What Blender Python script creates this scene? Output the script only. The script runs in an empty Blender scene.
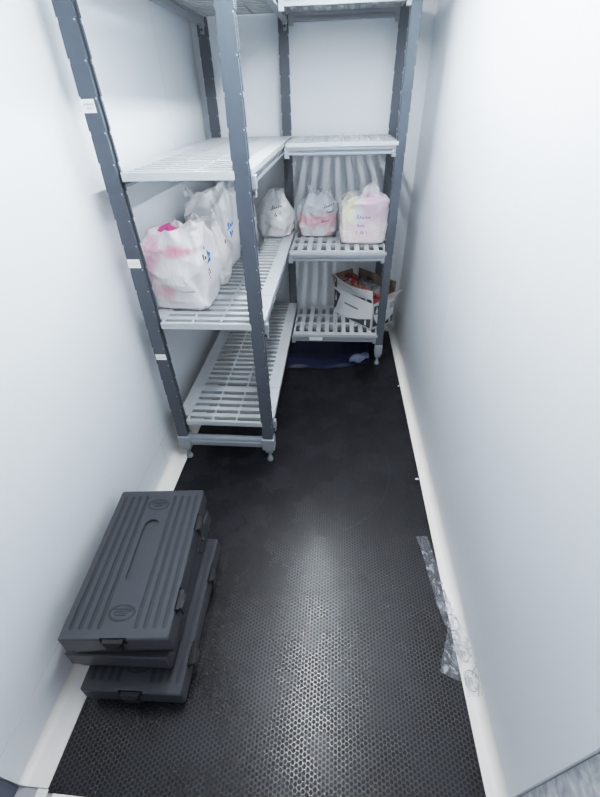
import bpy, bmesh, math, random
from mathutils import Vector, Matrix, noise
from mathutils.bvhtree import BVHTree

scene = bpy.context.scene
COL = scene.collection
PI = math.pi
random.seed(7)

# ------------------------------------------------------------------ materials
def new_mat(name):
    m = bpy.data.materials.new(name); m.use_nodes = True
    return m, m.node_tree, m.node_tree.nodes['Principled BSDF']

def plain(name, col, rough=.5, noise_amt=.06, nscale=18, spec=.5, bump=0, bscale=60, coat=0, metal=0):
    m, nt, b = new_mat(name)
    N, L = nt.nodes, nt.links
    tc = N.new('ShaderNodeTexCoord'); nz = N.new('ShaderNodeTexNoise')
    nz.inputs['Scale'].default_value = nscale; nz.inputs['Detail'].default_value = 4
    L.new(tc.outputs['Object'], nz.inputs['Vector'])
    mx = N.new('ShaderNodeMix'); mx.data_type = 'RGBA'
    mx.inputs[6].default_value = tuple(max(0, c * (1 - noise_amt)) for c in col) + (1,)
    mx.inputs[7].default_value = tuple(min(1, c * (1 + noise_amt)) for c in col) + (1,)
    L.new(nz.outputs['Fac'], mx.inputs[0]); L.new(mx.outputs[2], b.inputs['Base Color'])
    b.inputs['Roughness'].default_value = rough
    b.inputs['Specular IOR Level'].default_value = spec
    b.inputs['Metallic'].default_value = metal
    b.inputs['Coat Weight'].default_value = coat
    if bump:
        n2 = N.new('ShaderNodeTexNoise'); n2.inputs['Scale'].default_value = bscale; n2.inputs['Detail'].default_value = 5
        L.new(tc.outputs['Object'], n2.inputs['Vector'])
        bp = N.new('ShaderNodeBump'); bp.inputs['Strength'].default_value = bump; bp.inputs['Distance'].default_value = .004
        L.new(n2.outputs['Fac'], bp.inputs['Height']); L.new(bp.outputs['Normal'], b.inputs['Normal'])
    return m

def math_node(nt, op, a, b=None, c=None):
    n = nt.nodes.new('ShaderNodeMath'); n.operation = op
    for i, v in enumerate((a, b, c)):
        if v is None: continue
        if isinstance(v, (int, float)): n.inputs[i].default_value = v
        else: nt.links.new(v, n.inputs[i])
    return n.outputs[0]

def mat_rubber():
    """black rubber with a fine honeycomb relief (15 mm cells)"""
    m, nt, b = new_mat('honeycomb rubber'); N, L = nt.nodes, nt.links
    tc = N.new('ShaderNodeTexCoord'); sp = N.new('ShaderNodeSeparateXYZ')
    L.new(tc.outputs['Object'], sp.inputs[0])
    p = .0158
    gx = math_node(nt, 'DIVIDE', sp.outputs['X'], p); gy = math_node(nt, 'DIVIDE', sp.outputs['Y'], p)
    S = 3 ** .5
    def cell(off):
        ax = math_node(nt, 'SUBTRACT', math_node(nt, 'FLOORED_MODULO', math_node(nt, 'ADD', gx, off * S / 2), S), S / 2)
        ay = math_node(nt, 'SUBTRACT', math_node(nt, 'FLOORED_MODULO', math_node(nt, 'ADD', gy, off * .5), 1), .5)
        return math_node(nt, 'SQRT', math_node(nt, 'ADD', math_node(nt, 'MULTIPLY', ax, ax), math_node(nt, 'MULTIPLY', ay, ay)))
    d = math_node(nt, 'MINIMUM', cell(0), cell(1))
    mr = N.new('ShaderNodeMapRange'); mr.interpolation_type = 'SMOOTHSTEP'
    mr.inputs['From Min'].default_value = .30; mr.inputs['From Max'].default_value = .46
    L.new(d, mr.inputs['Value'])
    ridge = mr.outputs[0]
    # scuffs and dust
    nz = N.new('ShaderNodeTexNoise'); nz.inputs['Scale'].default_value = 5; nz.inputs['Detail'].default_value = 9; nz.inputs['Roughness'].default_value = .62
    L.new(tc.outputs['Object'], nz.inputs['Vector'])
    cr = N.new('ShaderNodeValToRGB')
    cr.color_ramp.elements[0].position = .40; cr.color_ramp.elements[0].color = (.0030, .0034, .0055, 1)
    cr.color_ramp.elements[1].position = .78; cr.color_ramp.elements[1].color = (.012, .0135, .020, 1)
    L.new(nz.outputs['Fac'], cr.inputs[0])
    # an arc scuffed into the rubber by a swinging door
    def arc(cx, cy, r, wid, y0, y1):
        dx = math_node(nt, 'SUBTRACT', sp.outputs['X'], cx); dy = math_node(nt, 'SUBTRACT', sp.outputs['Y'], cy)
        rr = math_node(nt, 'SQRT', math_node(nt, 'ADD', math_node(nt, 'MULTIPLY', dx, dx), math_node(nt, 'MULTIPLY', dy, dy)))
        k = math_node(nt, 'LESS_THAN', math_node(nt, 'ABSOLUTE', math_node(nt, 'SUBTRACT', rr, r)), wid)
        k = math_node(nt, 'MULTIPLY', k, math_node(nt, 'GREATER_THAN', sp.outputs['Y'], y0))
        k = math_node(nt, 'MULTIPLY', k, math_node(nt, 'LESS_THAN', sp.outputs['Y'], y1))
        return math_node(nt, 'MULTIPLY', k, math_node(nt, 'GREATER_THAN', sp.outputs['X'], .10))
    nf = N.new('ShaderNodeTexNoise'); nf.inputs['Scale'].default_value = 70; nf.inputs['Detail'].default_value = 3
    L.new(tc.outputs['Object'], nf.inputs['Vector'])
    a = math_node(nt, 'MULTIPLY', arc(-.135, 1.72, .515, .0016, 1.2, 2.0), math_node(nt, 'MULTIPLY', nf.outputs['Fac'], .16))
    mx = N.new('ShaderNodeMix'); mx.data_type = 'RGBA'; mx.inputs[7].default_value = (.5, .5, .52, 1)
    L.new(a, mx.inputs[0]); L.new(cr.outputs[0], mx.inputs[6])
    mx2 = N.new('ShaderNodeMix'); mx2.data_type = 'RGBA'; mx2.blend_type = 'ADD'; mx2.inputs[7].default_value = (.0022, .0022, .0028, 1)
    L.new(ridge, mx2.inputs[0]); L.new(mx.outputs[2], mx2.inputs[6])
    L.new(mx2.outputs[2], b.inputs['Base Color'])
    ro = N.new('ShaderNodeMapRange'); ro.inputs['To Min'].default_value = .47; ro.inputs['To Max'].default_value = .27
    L.new(ridge, ro.inputs['Value'])
    r2 = math_node(nt, 'ADD', ro.outputs[0], math_node(nt, 'MULTIPLY', math_node(nt, 'SUBTRACT', nz.outputs['Fac'], .5), .18))
    L.new(r2, b.inputs['Roughness'])
    sl = N.new('ShaderNodeMapRange'); sl.inputs['To Min'].default_value = .42; sl.inputs['To Max'].default_value = .74
    L.new(ridge, sl.inputs['Value']); L.new(sl.outputs[0], b.inputs['Specular IOR Level'])
    bp = N.new('ShaderNodeBump'); bp.inputs['Strength'].default_value = .05; bp.inputs['Distance'].default_value = .0012
    L.new(ridge, bp.inputs['Height']); L.new(bp.outputs['Normal'], b.inputs['Normal'])
    return m

def mat_bag(name, tint=None, base=(.86, .86, .88)):
    """thin white carrier-bag plastic; tint = list of (centre, radii, colour, strength) where goods show through"""
    m, nt, b = new_mat(name); N, L = nt.nodes, nt.links
    tc = N.new('ShaderNodeTexCoord')
    nz = N.new('ShaderNodeTexNoise'); nz.inputs['Scale'].default_value = 9; nz.inputs['Detail'].default_value = 5
    L.new(tc.outputs['Object'], nz.inputs['Vector'])
    mx = N.new('ShaderNodeMix'); mx.data_type = 'RGBA'
    mx.inputs[6].default_value = tuple(c * .94 for c in base) + (1,); mx.inputs[7].default_value = tuple(min(1, c * 1.05) for c in base) + (1,)
    L.new(nz.outputs['Fac'], mx.inputs[0]); cur = mx.outputs[2]
    for (c, r, colr, s) in tint or []:
        mp = N.new('ShaderNodeVectorMath'); mp.operation = 'SUBTRACT'; mp.inputs[1].default_value = c
        L.new(tc.outputs['Object'], mp.inputs[0])
        dv = N.new('ShaderNodeVectorMath'); dv.operation = 'DIVIDE'; dv.inputs[1].default_value = r
        L.new(mp.outputs[0], dv.inputs[0])
        ln = N.new('ShaderNodeVectorMath'); ln.operation = 'LENGTH'; L.new(dv.outputs[0], ln.inputs[0])
        wob = math_node(nt, 'ADD', ln.outputs['Value'], math_node(nt, 'MULTIPLY', math_node(nt, 'SUBTRACT', nz.outputs['Fac'], .5), 2.2))
        mr = N.new('ShaderNodeMapRange'); mr.interpolation_type = 'SMOOTHSTEP'
        mr.inputs['From Min'].default_value = 1.35; mr.inputs['From Max'].default_value = .35; mr.inputs['To Max'].default_value = s
        L.new(wob, mr.inputs['Value'])
        q = N.new('ShaderNodeMix'); q.data_type = 'RGBA'; q.inputs[7].default_value = colr + (1,)
        L.new(mr.outputs[0], q.inputs[0]); L.new(cur, q.inputs[6]); cur = q.outputs[2]
    L.new(cur, b.inputs['Base Color'])
    b.inputs['Roughness'].default_value = .38; b.inputs['Coat Weight'].default_value = .25; b.inputs['Coat Roughness'].default_value = .2
    wv = N.new('ShaderNodeTexNoise'); wv.inputs['Scale'].default_value = 26; wv.inputs['Detail'].default_value = 6; wv.inputs['Distortion'].default_value = 1.2
    mpn = N.new('ShaderNodeMapping'); mpn.inputs['Scale'].default_value = (1.3, 1.3, .55); mpn.inputs['Rotation'].default_value = (.3, .5, 0)
    L.new(tc.outputs['Object'], mpn.inputs[0]); L.new(mpn.outputs[0], wv.inputs['Vector'])
    bp = N.new('ShaderNodeBump'); bp.inputs['Strength'].default_value = .45; bp.inputs['Distance'].default_value = .012
    L.new(wv.outputs['Fac'], bp.inputs['Height']); L.new(bp.outputs['Normal'], b.inputs['Normal'])
    tr = N.new('ShaderNodeBsdfTranslucent'); L.new(cur, tr.inputs['Color']); L.new(bp.outputs['Normal'], tr.inputs['Normal'])
    ms = N.new('ShaderNodeMixShader'); ms.inputs[0].default_value = .25
    L.new(b.outputs[0], ms.inputs[1]); L.new(tr.outputs[0], ms.inputs[2])
    L.new(ms.outputs[0], N['Material Output'].inputs['Surface'])
    return m

def mat_film():
    m, nt, b = new_mat('clear film'); N, L = nt.nodes, nt.links
    tc = N.new('ShaderNodeTexCoord'); nz = N.new('ShaderNodeTexNoise'); nz.inputs['Scale'].default_value = 16; nz.inputs['Detail'].default_value = 1; nz.inputs['Distortion'].default_value = 2.4
    L.new(tc.outputs['Object'], nz.inputs['Vector'])
    bp = N.new('ShaderNodeBump'); bp.inputs['Strength'].default_value = .35; bp.inputs['Distance'].default_value = .006
    L.new(nz.outputs['Fac'], bp.inputs['Height']); L.new(bp.outputs['Normal'], b.inputs['Normal'])
    b.inputs['Base Color'].default_value = (.75, .77, .8, 1); b.inputs['Roughness'].default_value = .10; b.inputs['Specular IOR Level'].default_value = .9
    t = N.new('ShaderNodeBsdfTransparent'); ms = N.new('ShaderNodeMixShader')
    fz = N.new('ShaderNodeMapRange'); fz.inputs['From Min'].default_value = .48; fz.inputs['From Max'].default_value = .66
    fz.inputs['To Min'].default_value = .15; fz.inputs['To Max'].default_value = .40
    L.new(nz.outputs['Fac'], fz.inputs['Value'])
    L.new(fz.outputs[0], ms.inputs[0]); L.new(t.outputs[0], ms.inputs[1]); L.new(b.outputs[0], ms.inputs[2])
    L.new(ms.outputs[0], N['Material Output'].inputs['Surface'])
    return m

def mat_marble_metal():
    m, nt, b = new_mat('galvanised sheet'); N, L = nt.nodes, nt.links
    tc = N.new('ShaderNodeTexCoord'); v = N.new('ShaderNodeTexNoise'); v.inputs['Scale'].default_value = 14; v.inputs['Detail'].default_value = 6; v.inputs['Distortion'].default_value = 2.5
    L.new(tc.outputs['Object'], v.inputs['Vector'])
    cr = N.new('ShaderNodeValToRGB')
    cr.color_ramp.elements[0].position = .3; cr.color_ramp.elements[0].color = (.42, .44, .47, 1)
    cr.color_ramp.elements[1].position = .75; cr.color_ramp.elements[1].color = (.82, .84, .86, 1)
    L.new(v.outputs['Fac'], cr.inputs[0]); L.new(cr.outputs[0], b.inputs['Base Color'])
    b.inputs['Roughness'].default_value = .35; b.inputs['Metallic'].default_value = .05
    return m

def mat_packet(name, c1, c2, scale=16):
    m, nt, b = new_mat(name); N, L = nt.nodes, nt.links
    tc = N.new('ShaderNodeTexCoord'); v = N.new('ShaderNodeTexVoronoi'); v.inputs['Scale'].default_value = scale
    L.new(tc.outputs['Object'], v.inputs['Vector'])
    cr = N.new('ShaderNodeValToRGB'); cr.color_ramp.interpolation = 'CONSTANT'
    cr.color_ramp.elements[0].color = c1 + (1,); cr.color_ramp.elements[1].color = c2 + (1,); cr.color_ramp.elements[1].position = .52
    L.new(v.outputs['Distance'], cr.inputs[0]); L.new(cr.outputs[0], b.inputs['Base Color'])
    nz = N.new('ShaderNodeTexNoise'); nz.inputs['Scale'].default_value = 40; L.new(tc.outputs['Object'], nz.inputs['Vector'])
    bp = N.new('ShaderNodeBump'); bp.inputs['Strength'].default_value = .6; bp.inputs['Distance'].default_value = .008
    L.new(nz.outputs['Fac'], bp.inputs['Height']); L.new(bp.outputs['Normal'], b.inputs['Normal'])
    b.inputs['Roughness'].default_value = .28; b.inputs['Metallic'].default_value = .15
    return m

def mat_emit(name, col, s):
    m, nt, b = new_mat(name); b.inputs['Base Color'].default_value = col + (1,)
    b.inputs['Emission Color'].default_value = col + (1,); b.inputs['Emission Strength'].default_value = s
    return m

M = dict(
    wall=plain('white wall panel', (.78, .81, .84), .42, .02, 3, bump=.05, bscale=14),
    seam=plain('panel seam', (.60, .63, .66), .5),
    seam_light=plain('pale panel joint', (.90, .91, .92), .4),
    trim=plain('white floor trim', (.88, .85, .81), .45, .04, 12, bump=.05),
    floorbase=plain('bare floor', (.45, .45, .46), .7),
    ceil=plain('ceiling panel', (.80, .82, .84), .5, .02),
    rubber=mat_rubber(),
    post=plain('slate grey plastic', (.092, .108, .130), .42, .10, 30, bump=.03),
    groove=plain('dark groove', (.035, .045, .06), .5),
    pin=plain('pale pin', (.50, .53, .56), .35),  # highlight at the post notches, put into the colour
    beam=plain('mid grey plastic', (.30, .325, .355), .42, .06, 25),
    bracket=plain('bracket grey', (.33, .355, .385), .42, .06, 25),
    plate=plain('pale grey shelf plastic', (.48, .50, .515), .4, .05, 22, bump=.03),
    foot=plain('foot grey', (.30, .32, .34), .4),
    case=plain('black case plastic', (.042, .047, .058), .40, .12, 40, spec=.62, bump=.10, bscale=260),
    case_side=plain('black case base', (.008, .009, .012), .42, .12, 40, bump=.08, bscale=260),
    latch=plain('black latch', (.010, .011, .014), .34, .1, 40),
    groove_case=plain('case relief', (.025, .028, .036), .5, .1, 40, bump=.1, bscale=260),
    card=plain('white card', (.80, .80, .80), .6, .03),
    brown=plain('brown card', (.25, .185, .145), .75, .08, 30),
    ink=plain('black ink', (.02, .02, .03), .6),
    ink_film=plain('film ink', (.13, .13, .15), .6),
    ink_grey=plain('grey ink', (.30, .30, .33), .6),
    ink_patch=plain('dark printed patch', (.055, .065, .075), .55, .3, 14),
    ink_purple=plain('purple ink', (.16, .10, .42), .6),
    ink_blue=plain('blue print', (.12, .25, .62), .6),
    ink_red=plain('faded red ink', (.62, .42, .36), .6),
    ink_pink=plain('dark pink ink', (.45, .09, .20), .6),
    ink_brown=plain('brown print', (.22, .15, .10), .6),
    tag=plain('white label', (.86, .86, .84), .5, .02),
    tarp=plain('navy sheet', (.007, .010, .036), .42, .5, 9, bump=.3, bscale=25),
    tarp_light=plain('pale blue underside', (.085, .105, .17), .4, .95, 38, bump=.4, bscale=30),
    film=mat_film(),
    jamb=mat_marble_metal(),
    jamb_dark=plain('dark blue door frame', (.13, .15, .20), .5),
    lamp=mat_emit('lamp diffuser', (.93, .97, 1.0), 126),
    housing=plain('lamp housing', (.8, .8, .8), .4),
    scrap=plain('white scrap', (.85, .85, .83), .6),
    pink=plain('hot pink wrapping', (.60, .10, .26), .35, .2, 20, bump=.3, bscale=40),
)

# ------------------------------------------------------------------ geometry helpers
class MB:
    def __init__(s): s.bm = bmesh.new(); s.mats = []
    def mi(s, m):
        if m not in s.mats: s.mats.append(m)
        return s.mats.index(m)
    def face(s, vs, m):
        f = s.bm.faces.new(vs); f.material_index = s.mi(m); return f
    def box(s, lo, hi, m, bev=0):
        x0, y0, z0 = lo; x1, y1, z1 = hi
        P = [(x0,y0,z0),(x1,y0,z0),(x1,y1,z0),(x0,y1,z0),(x0,y0,z1),(x1,y0,z1),(x1,y1,z1),(x0,y1,z1)]
        v = [s.bm.verts.new(p) for p in P]; F = []
        for q in ((3,2,1,0),(4,5,6,7),(0,1,5,4),(1,2,6,5),(2,3,7,6),(3,0,4,7)):
            F.append(s.face([v[i] for i in q], m))
        if bev:
            es = list({e for f in F for e in f.edges})
            bmesh.ops.bevel(s.bm, geom=es, offset=bev, segments=2, affect='EDGES', profile=.5)
        return v
    def prism(s, poly, z0, z1, m, top=1.0):
        """vertical extrusion of a 2-D outline; top scales the upper outline about its centre"""
        cx = sum(p[0] for p in poly) / len(poly); cy = sum(p[1] for p in poly) / len(poly)
        a = [s.bm.verts.new((p[0], p[1], z0)) for p in poly]
        b = [s.bm.verts.new((cx + (p[0]-cx)*top, cy + (p[1]-cy)*top, z1)) for p in poly]
        n = len(poly)
        s.face(a[::-1], m); s.face(b, m)
        for i in range(n): s.face([a[i], a[(i+1)%n], b[(i+1)%n], b[i]], m)
    def extr(s, poly3, d, m):
        """extrude a planar 3-D outline by vector d"""
        d = Vector(d); a = [s.bm.verts.new(p) for p in poly3]; b = [s.bm.verts.new(Vector(p)+d) for p in poly3]
        n = len(a); s.face(a[::-1], m); s.face(b, m)
        for i in range(n): s.face([a[i], a[(i+1)%n], b[(i+1)%n], b[i]], m)
    def cyl(s, c, r, z0, z1, m, n=16, r2=None):
        s.prism([(c[0]+r*math.cos(2*PI*i/n), c[1]+r*math.sin(2*PI*i/n)) for i in range(n)], z0, z1, m, (r2/r if r2 else 1))
    def tube(s, pts, r, m, n=5):
        rings = []
        pts = [Vector(p) for p in pts]
        for i, p in enumerate(pts):
            t = (pts[min(i+1, len(pts)-1)] - pts[max(i-1, 0)])
            if t.length < 1e-9: t = Vector((0, 0, 1))
            t.normalize(); a = t.orthogonal().normalized(); b = t.cross(a)
            rings.append([s.bm.verts.new(p + r*(math.cos(2*PI*k/n)*a + math.sin(2*PI*k/n)*b)) for k in range(n)])
        for i in range(len(rings)-1):
            for k in range(n): s.face([rings[i][k], rings[i][(k+1)%n], rings[i+1][(k+1)%n], rings[i+1][k]], m)
        s.face(rings[0][::-1], m); s.face(rings[-1], m)
    def grid(s, fn, nu, nv, m, closed=False):
        V = [[s.bm.verts.new(fn(i/(nu if closed else nu-1), j/(nv-1))) for j in range(nv)] for i in range(nu)]
        for i in range(nu if closed else nu-1):
            for j in range(nv-1):
                k = (i+1) % nu
                s.face([V[i][j], V[k][j], V[k][j+1], V[i][j+1]], m)
        return V
    def build(s, name, parent=None, smooth=False, world=True, auto=False):
        bmesh.ops.recalc_face_normals(s.bm, faces=s.bm.faces)
        if parent is not None and world:
            bmesh.ops.transform(s.bm, matrix=parent_world(parent).inverted(), verts=s.bm.verts)
        me = bpy.data.meshes.new(name); s.bm.to_mesh(me); s.bm.free()
        for m in s.mats: me.materials.append(m)
        o = bpy.data.objects.new(name, me); COL.objects.link(o)
        if parent is not None: o.parent = parent
        if smooth: me.polygons.foreach_set('use_smooth', [True]*len(me.polygons))
        if auto:
            try: me.set_sharp_from_angle(angle=math.radians(35))
            except Exception: pass
        return o

def parent_world(o):
    m = Matrix.LocRotScale(o.location, o.rotation_euler, o.scale)
    return (parent_world(o.parent) @ m) if o.parent else m

def tag(o, label, cat, group=None, kind=None):
    o['label'] = label; o['category'] = cat
    if group: o['group'] = group
    if kind: o['kind'] = kind
    return o
def empty(name, loc, rz=0):
    o = bpy.data.objects.new(name, None); COL.objects.link(o); o.location = loc; o.rotation_euler = (0, 0, rz); o.empty_display_size = .1
    return o
def struct(name, mb, **k):
    o = mb.build(name, **k); o['kind'] = 'structure'; return o
def copy_tree(o, parent=None):
    c = o.copy(); COL.objects.link(c)
    if parent: c.parent = parent
    for ch in list(o.children): copy_tree(ch, c)
    return c

# ------------------------------------------------------------------ the room
XL, XR, YB, ZC = -1.026, .612, 3.60, 2.46
YL, YR = .178, .264           # where the side walls end at the doorway
m = MB(); m.box((XL-.06, -.5, -.05), (XR+.06, YB+.06, -.006), M['floorbase']); struct('floor', m)
m = MB(); m.box((XL-.06, YL-.1, ZC), (XR+.06, YB+.06, ZC+.05), M['ceil']); struct('ceiling', m)
m = MB(); m.box((XL-.06, YL, -.006), (XL, YB, ZC), M['wall'])
m.box((XL-.001, YL+.002, .205), (XL+.0006, YB, .2075), M['seam']); m.box((XL-.001, 1.655, .03), (XL+.0006, 1.6575, .205), M['seam'])
m.box((XL-.001, 2.87, .2), (XL+.0006, 2.8725, ZC), M['seam'])
struct('wall_left', m)
m = MB(); m.box((XR, YR, -.006), (XR+.06, YB, ZC), M['wall'])
for y, mm in ((1.99, 'seam_light'), (1.435, 'seam_light')):
    m.box((XR-.0008, y, .05), (XR+.001, y+.004, ZC), M[mm]); m.box((XR-.0006, y+.004, .05), (XR+.001, y+.006, ZC), M['seam'])
struct('wall_right', m)
m = MB(); m.box((XL-.06, YB, -.006), (XR+.06, YB+.06, ZC), M['wall']); struct('wall_back', m)

def cove(name, x_wall, x_mat, y0, y1, h, dirn):
    m = MB()
    prof = [(x_wall, -.006), (x_mat, -.006), (x_mat, .002)]
    n = 8
    w = abs(x_mat - x_wall)
    r = min(w*.55, h)
    sx = 1 if x_mat > x_wall else -1
    for i in range(n+1):
        a = i/n*PI/2
        prof.append((x_wall + sx*(r - r*math.sin(a)), .002 + h*(1-math.cos(a))))
    m.extr([(x, y0, z) for x, z in prof], (0, y1-y0, 0), M['trim'])
    return struct(name, m)
cove('baseboard_left', XL, -.930, YL, YB, .028, 1)
cove('baseboard_right', XR, .556, YR-.06, YB, .055, -1)
m = MB()
prof = [(YB, -.006), (YB-.045, -.006), (YB-.045, .002)] + [(YB-.03+.03*math.sin(i/8*PI/2), .002+.05*(1-math.cos(i/8*PI/2))) for i in range(9)]
m.extr([(-.93, y, z) for y, z in prof], (.93+.556, 0, 0), M['trim']); struct('baseboard_back', m)
# doorway: galvanised frame on the right, dark frame on the left, white sill strip
m = MB(); m.box((XR+.012, -.45, -.006), (XR+.5, YR-.002, 2.2), M['jamb']); struct('trim_1', m)
m = MB(); m.box((XL-.5, -.45, -.006), (XL-.012, YL-.002, 2.2), M['jamb_dark']); struct('trim_2', m)
m = MB(); m.box((-.905, .02, -.006), (.556, .168, .003), M['trim'], .0015); struct('trim_3', m)
m = MB(); m.box((-.962, .150, -.006), (-.925, .176, .006), M['trim'], .002); struct('trim_4', m)

m = MB(); m.box((-.929, .168, -.006), (.556, YB-.045, 0), M['rubber'])
tag(m.build('floor_mat'), 'black rubber floor mat with a fine honeycomb relief covering the aisle', 'mat')

# ceiling light: long batten over the aisle
lamp = empty('ceiling_light', (-.08, 1.6, ZC)); tag(lamp, 'long white batten light fixed along the ceiling above the aisle', 'light')
m = MB(); m.box((-.13, .55, ZC-.035), (-.03, 2.72, ZC-.001), M['housing'], .004); m.build('housing', lamp)
m = MB(); m.box((-.097, .57, ZC-.055), (-.063, 2.70, ZC-.036), M['lamp']); m.build('diffuser', lamp)

# ------------------------------------------------------------------ shelving
def post_mb(x, y, z0, z1, w=.066, face=-1):
    """slotted post: front flange, web, rear flange, notched edges with a pale pin every 105 mm"""
    m = MB(); P = M['post']; hw = w/2; d = .046; pitch = .1052
    m.box((x-hw*.72, y-d/2+.010, z0), (x+hw*.72, y+d/2-.010, z1), M['groove'])
    n = int((z1-z0)/pitch)+1
    for i in range(n):
        a = z0 + i*pitch; b = min(a+pitch, z1)
        if b-a < .02: continue
        for (ya, yb) in ((y-d/2, y-d/2+.015), (y+d/2-.013, y+d/2)):
            m.box((x-hw+.004, ya, a), (x+hw-.004, yb, b), P)
            m.prism([(x-hw, ya), (x+hw, ya), (x+hw, yb), (x-hw, yb)], a+.014, b-.001, P, .94)
        m.box((x+hw-.0065, y-d/2-.0012, a+.005), (x+hw-.0025, y-d/2+.002, a+.009), M['pin'])  # small pale block paints in the highlight at each notch
        m.box((x-hw*.8, y-d/2-.001, z0), (x-hw*.8+.001, y-d/2, z0+.001), P)
    return m

def plate_rows(x0, x1, y0, y1, z, n, notch=None, cols=3):
    """slotted plate: slots long in x, repeated along y"""
    m = MB(); P = M['plate']; t = .022; side = .078; rim = .016
    m.box((x0, y0+.0012, z-t), (x0+side, y1-.0012, z), P); m.box((x1-side, y0+.0012, z-t), (x1, y1-.0012, z), P)
    a, b = x0+side, x1-side
    L = y1-y0; pit = (L-.012)/n; sl = pit*.52
    m.box((a-.001, y0+.0012, z-t), (b+.001, y0+rim*.6, z), P)
    for i in range(n):
        yy = y0+.006+pit*i
        if i < n-1: m.box((a-.001, yy+pit-sl/2-.001, z-t), (b+.001, yy+pit+sl/2-.005, z-.0006), P)
    m.box((a-.001, y1-rim*1.0, z-t), (b+.001, y1-.0012, z), P)
    for k in range(1, cols):
        xx = a+(b-a)*k/cols
        m.box((xx-.004, y0+.003, z-t), (xx+.004, y1-.003, z-.0004), P)
    return m

def plate_cols(x0, x1, y0, y1, z, n, rows=3):
    """slotted plate: slots long in y, repeated along x"""
    m = MB(); P = M['plate']; t = .022; sd = .050
    m.box((x0+.0012, y0, z-t), (x1-.0012, y0+sd, z), P); m.box((x0+.0012, y1-sd, z-t), (x1-.0012, y1, z), P)
    a, b = y0+sd, y1-sd; pit = (x1-x0)/n; bar = pit*.52
    for i in range(n+1):
        xa = x0+pit*i-bar/2; xb = xa+bar
        xa = max(xa, x0+.0012); xb = min(xb, x1-.0012)
        m.box((xa, a-.001, z-t), (xb, b+.001, z-.0006), P)
    for k in range(1, rows):
        yy = a+(b-a)*k/rows
        m.box((x0+.003, yy-.016, z-t), (x1-.003, yy+.016, z-.0003), P)
    return m

def beam_y(x, y0, y1, z):     # traverse, I-section, running front to back
    m = MB(); B = M['beam']
    m.box((x-.010, y0, z-.062), (x+.010, y1, z-.022), B)
    m.box((x-.019, y0, z-.064), (x+.019, y1, z-.052), B); m.box((x-.019, y0, z-.034), (x+.019, y1, z-.0225), B)
    return m
def beam_x(x0, x1, y, z):
    m = MB(); B = M['beam']
    m.box((x0, y-.010, z-.062), (x1, y+.010, z-.022), B)
    m.box((x0, y-.019, z-.066), (x1, y+.019, z-.052), B); m.box((x0, y-.019, z-.040), (x1, y+.019, z-.0225), B)
    return m
def wedge(x, y, z, along, w=.030):
    """clip that holds a traverse on a post"""
    m = MB(); B = M['bracket']
    if along == 'y':
        m.box((x-w/2, y-.016, z-.075), (x+w/2, y+.016, z-.0225), B, .003)
        m.prism([(x-w*.35, y-.012), (x+w*.35, y-.012), (x+w*.35, y+.012), (x-w*.35, y+.012)][::1], z-.105, z-.074, B)
        m.box((x-w*.2, y-.0175, z-.093), (x+w*.2, y-.010, z-.080), M['groove'])
    else:
        m.box((x-.016, y-w/2, z-.085), (x+.016, y+w/2, z-.0225), B, .003)
    return m

def end_bar(x0, x1, y0, y1, z0, z1, parent, axis):
    m = MB(); B = M['beam']
    h = z1-z0
    if axis == 'x':
        pr = [(y0+.004, z0), (y1, z0), (y1, z1-.012)] + [((y0+y1)/2+.004+(y1-y0)/2*.9*math.cos(a), z0+h*.62+h*.38*math.sin(a)) for a in [PI*k/8 for k in range(9)]] + [(y0+.008, z0+h*.55), (y0+.002, z0+h*.45)]
        m.extr([(x0, y, z) for y, z in pr], (x1-x0, 0, 0), B)
    else:
        m.box((x0, y0, z0), (x1, y1, z1), B, .006)
    return m.build('end_bar', parent)
def foot(x, y, parent, w=.078):
    m = MB(); m.box((x-w/2, y-.034, .108), (x+w/2, y+.034, .196), M['bracket'], .005)
    f = m.build('foot', parent)
    m = MB(); m.box((x-.024, y-.022, .075), (x+.024, y+.022, .1085), M['beam'], .004)
    m.cyl((x, y), .011, .03, .076, M['beam'])
    m.cyl((x, y), .021, 0, .012, M['foot'], 18); m.cyl((x, y), .021, .012, .034, M['foot'], 18, .012)
    m.build('leveller', f)

def tag_plate(parent, x0, x1, y, z0, z1, lines, mat, label, dx=0):
    m = MB(); m.box((x0, y, z0), (x1, y+.0012, z1), M['tag'])
    t = m.build('shelf_tag', parent); t['label'] = label
    m = MB(); rnd = random.Random(int(x0*1e4) + int(z0*1e3))
    for (zc, a, b, h) in lines:
        x = x0+(x1-x0)*a
        while x < x0+(x1-x0)*b:
            w = rnd.uniform(.0016, .0026)
            k = rnd.random()
            if k > .12:
                m.box((x, y-.0005, z0+(z1-z0)*zc-h/2), (x+w*.45, y+.0002, z0+(z1-z0)*zc+h/2), M[mat])
                m.box((x, y-.0005, z0+(z1-z0)*zc+(h/2-.0008 if k > .5 else -.0006)), (x+w, y+.0002, z0+(z1-z0)*zc+(h/2 if k > .5 else .0004)), M[mat])
            x += w+.0009
    m.build('printing', t)

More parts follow.
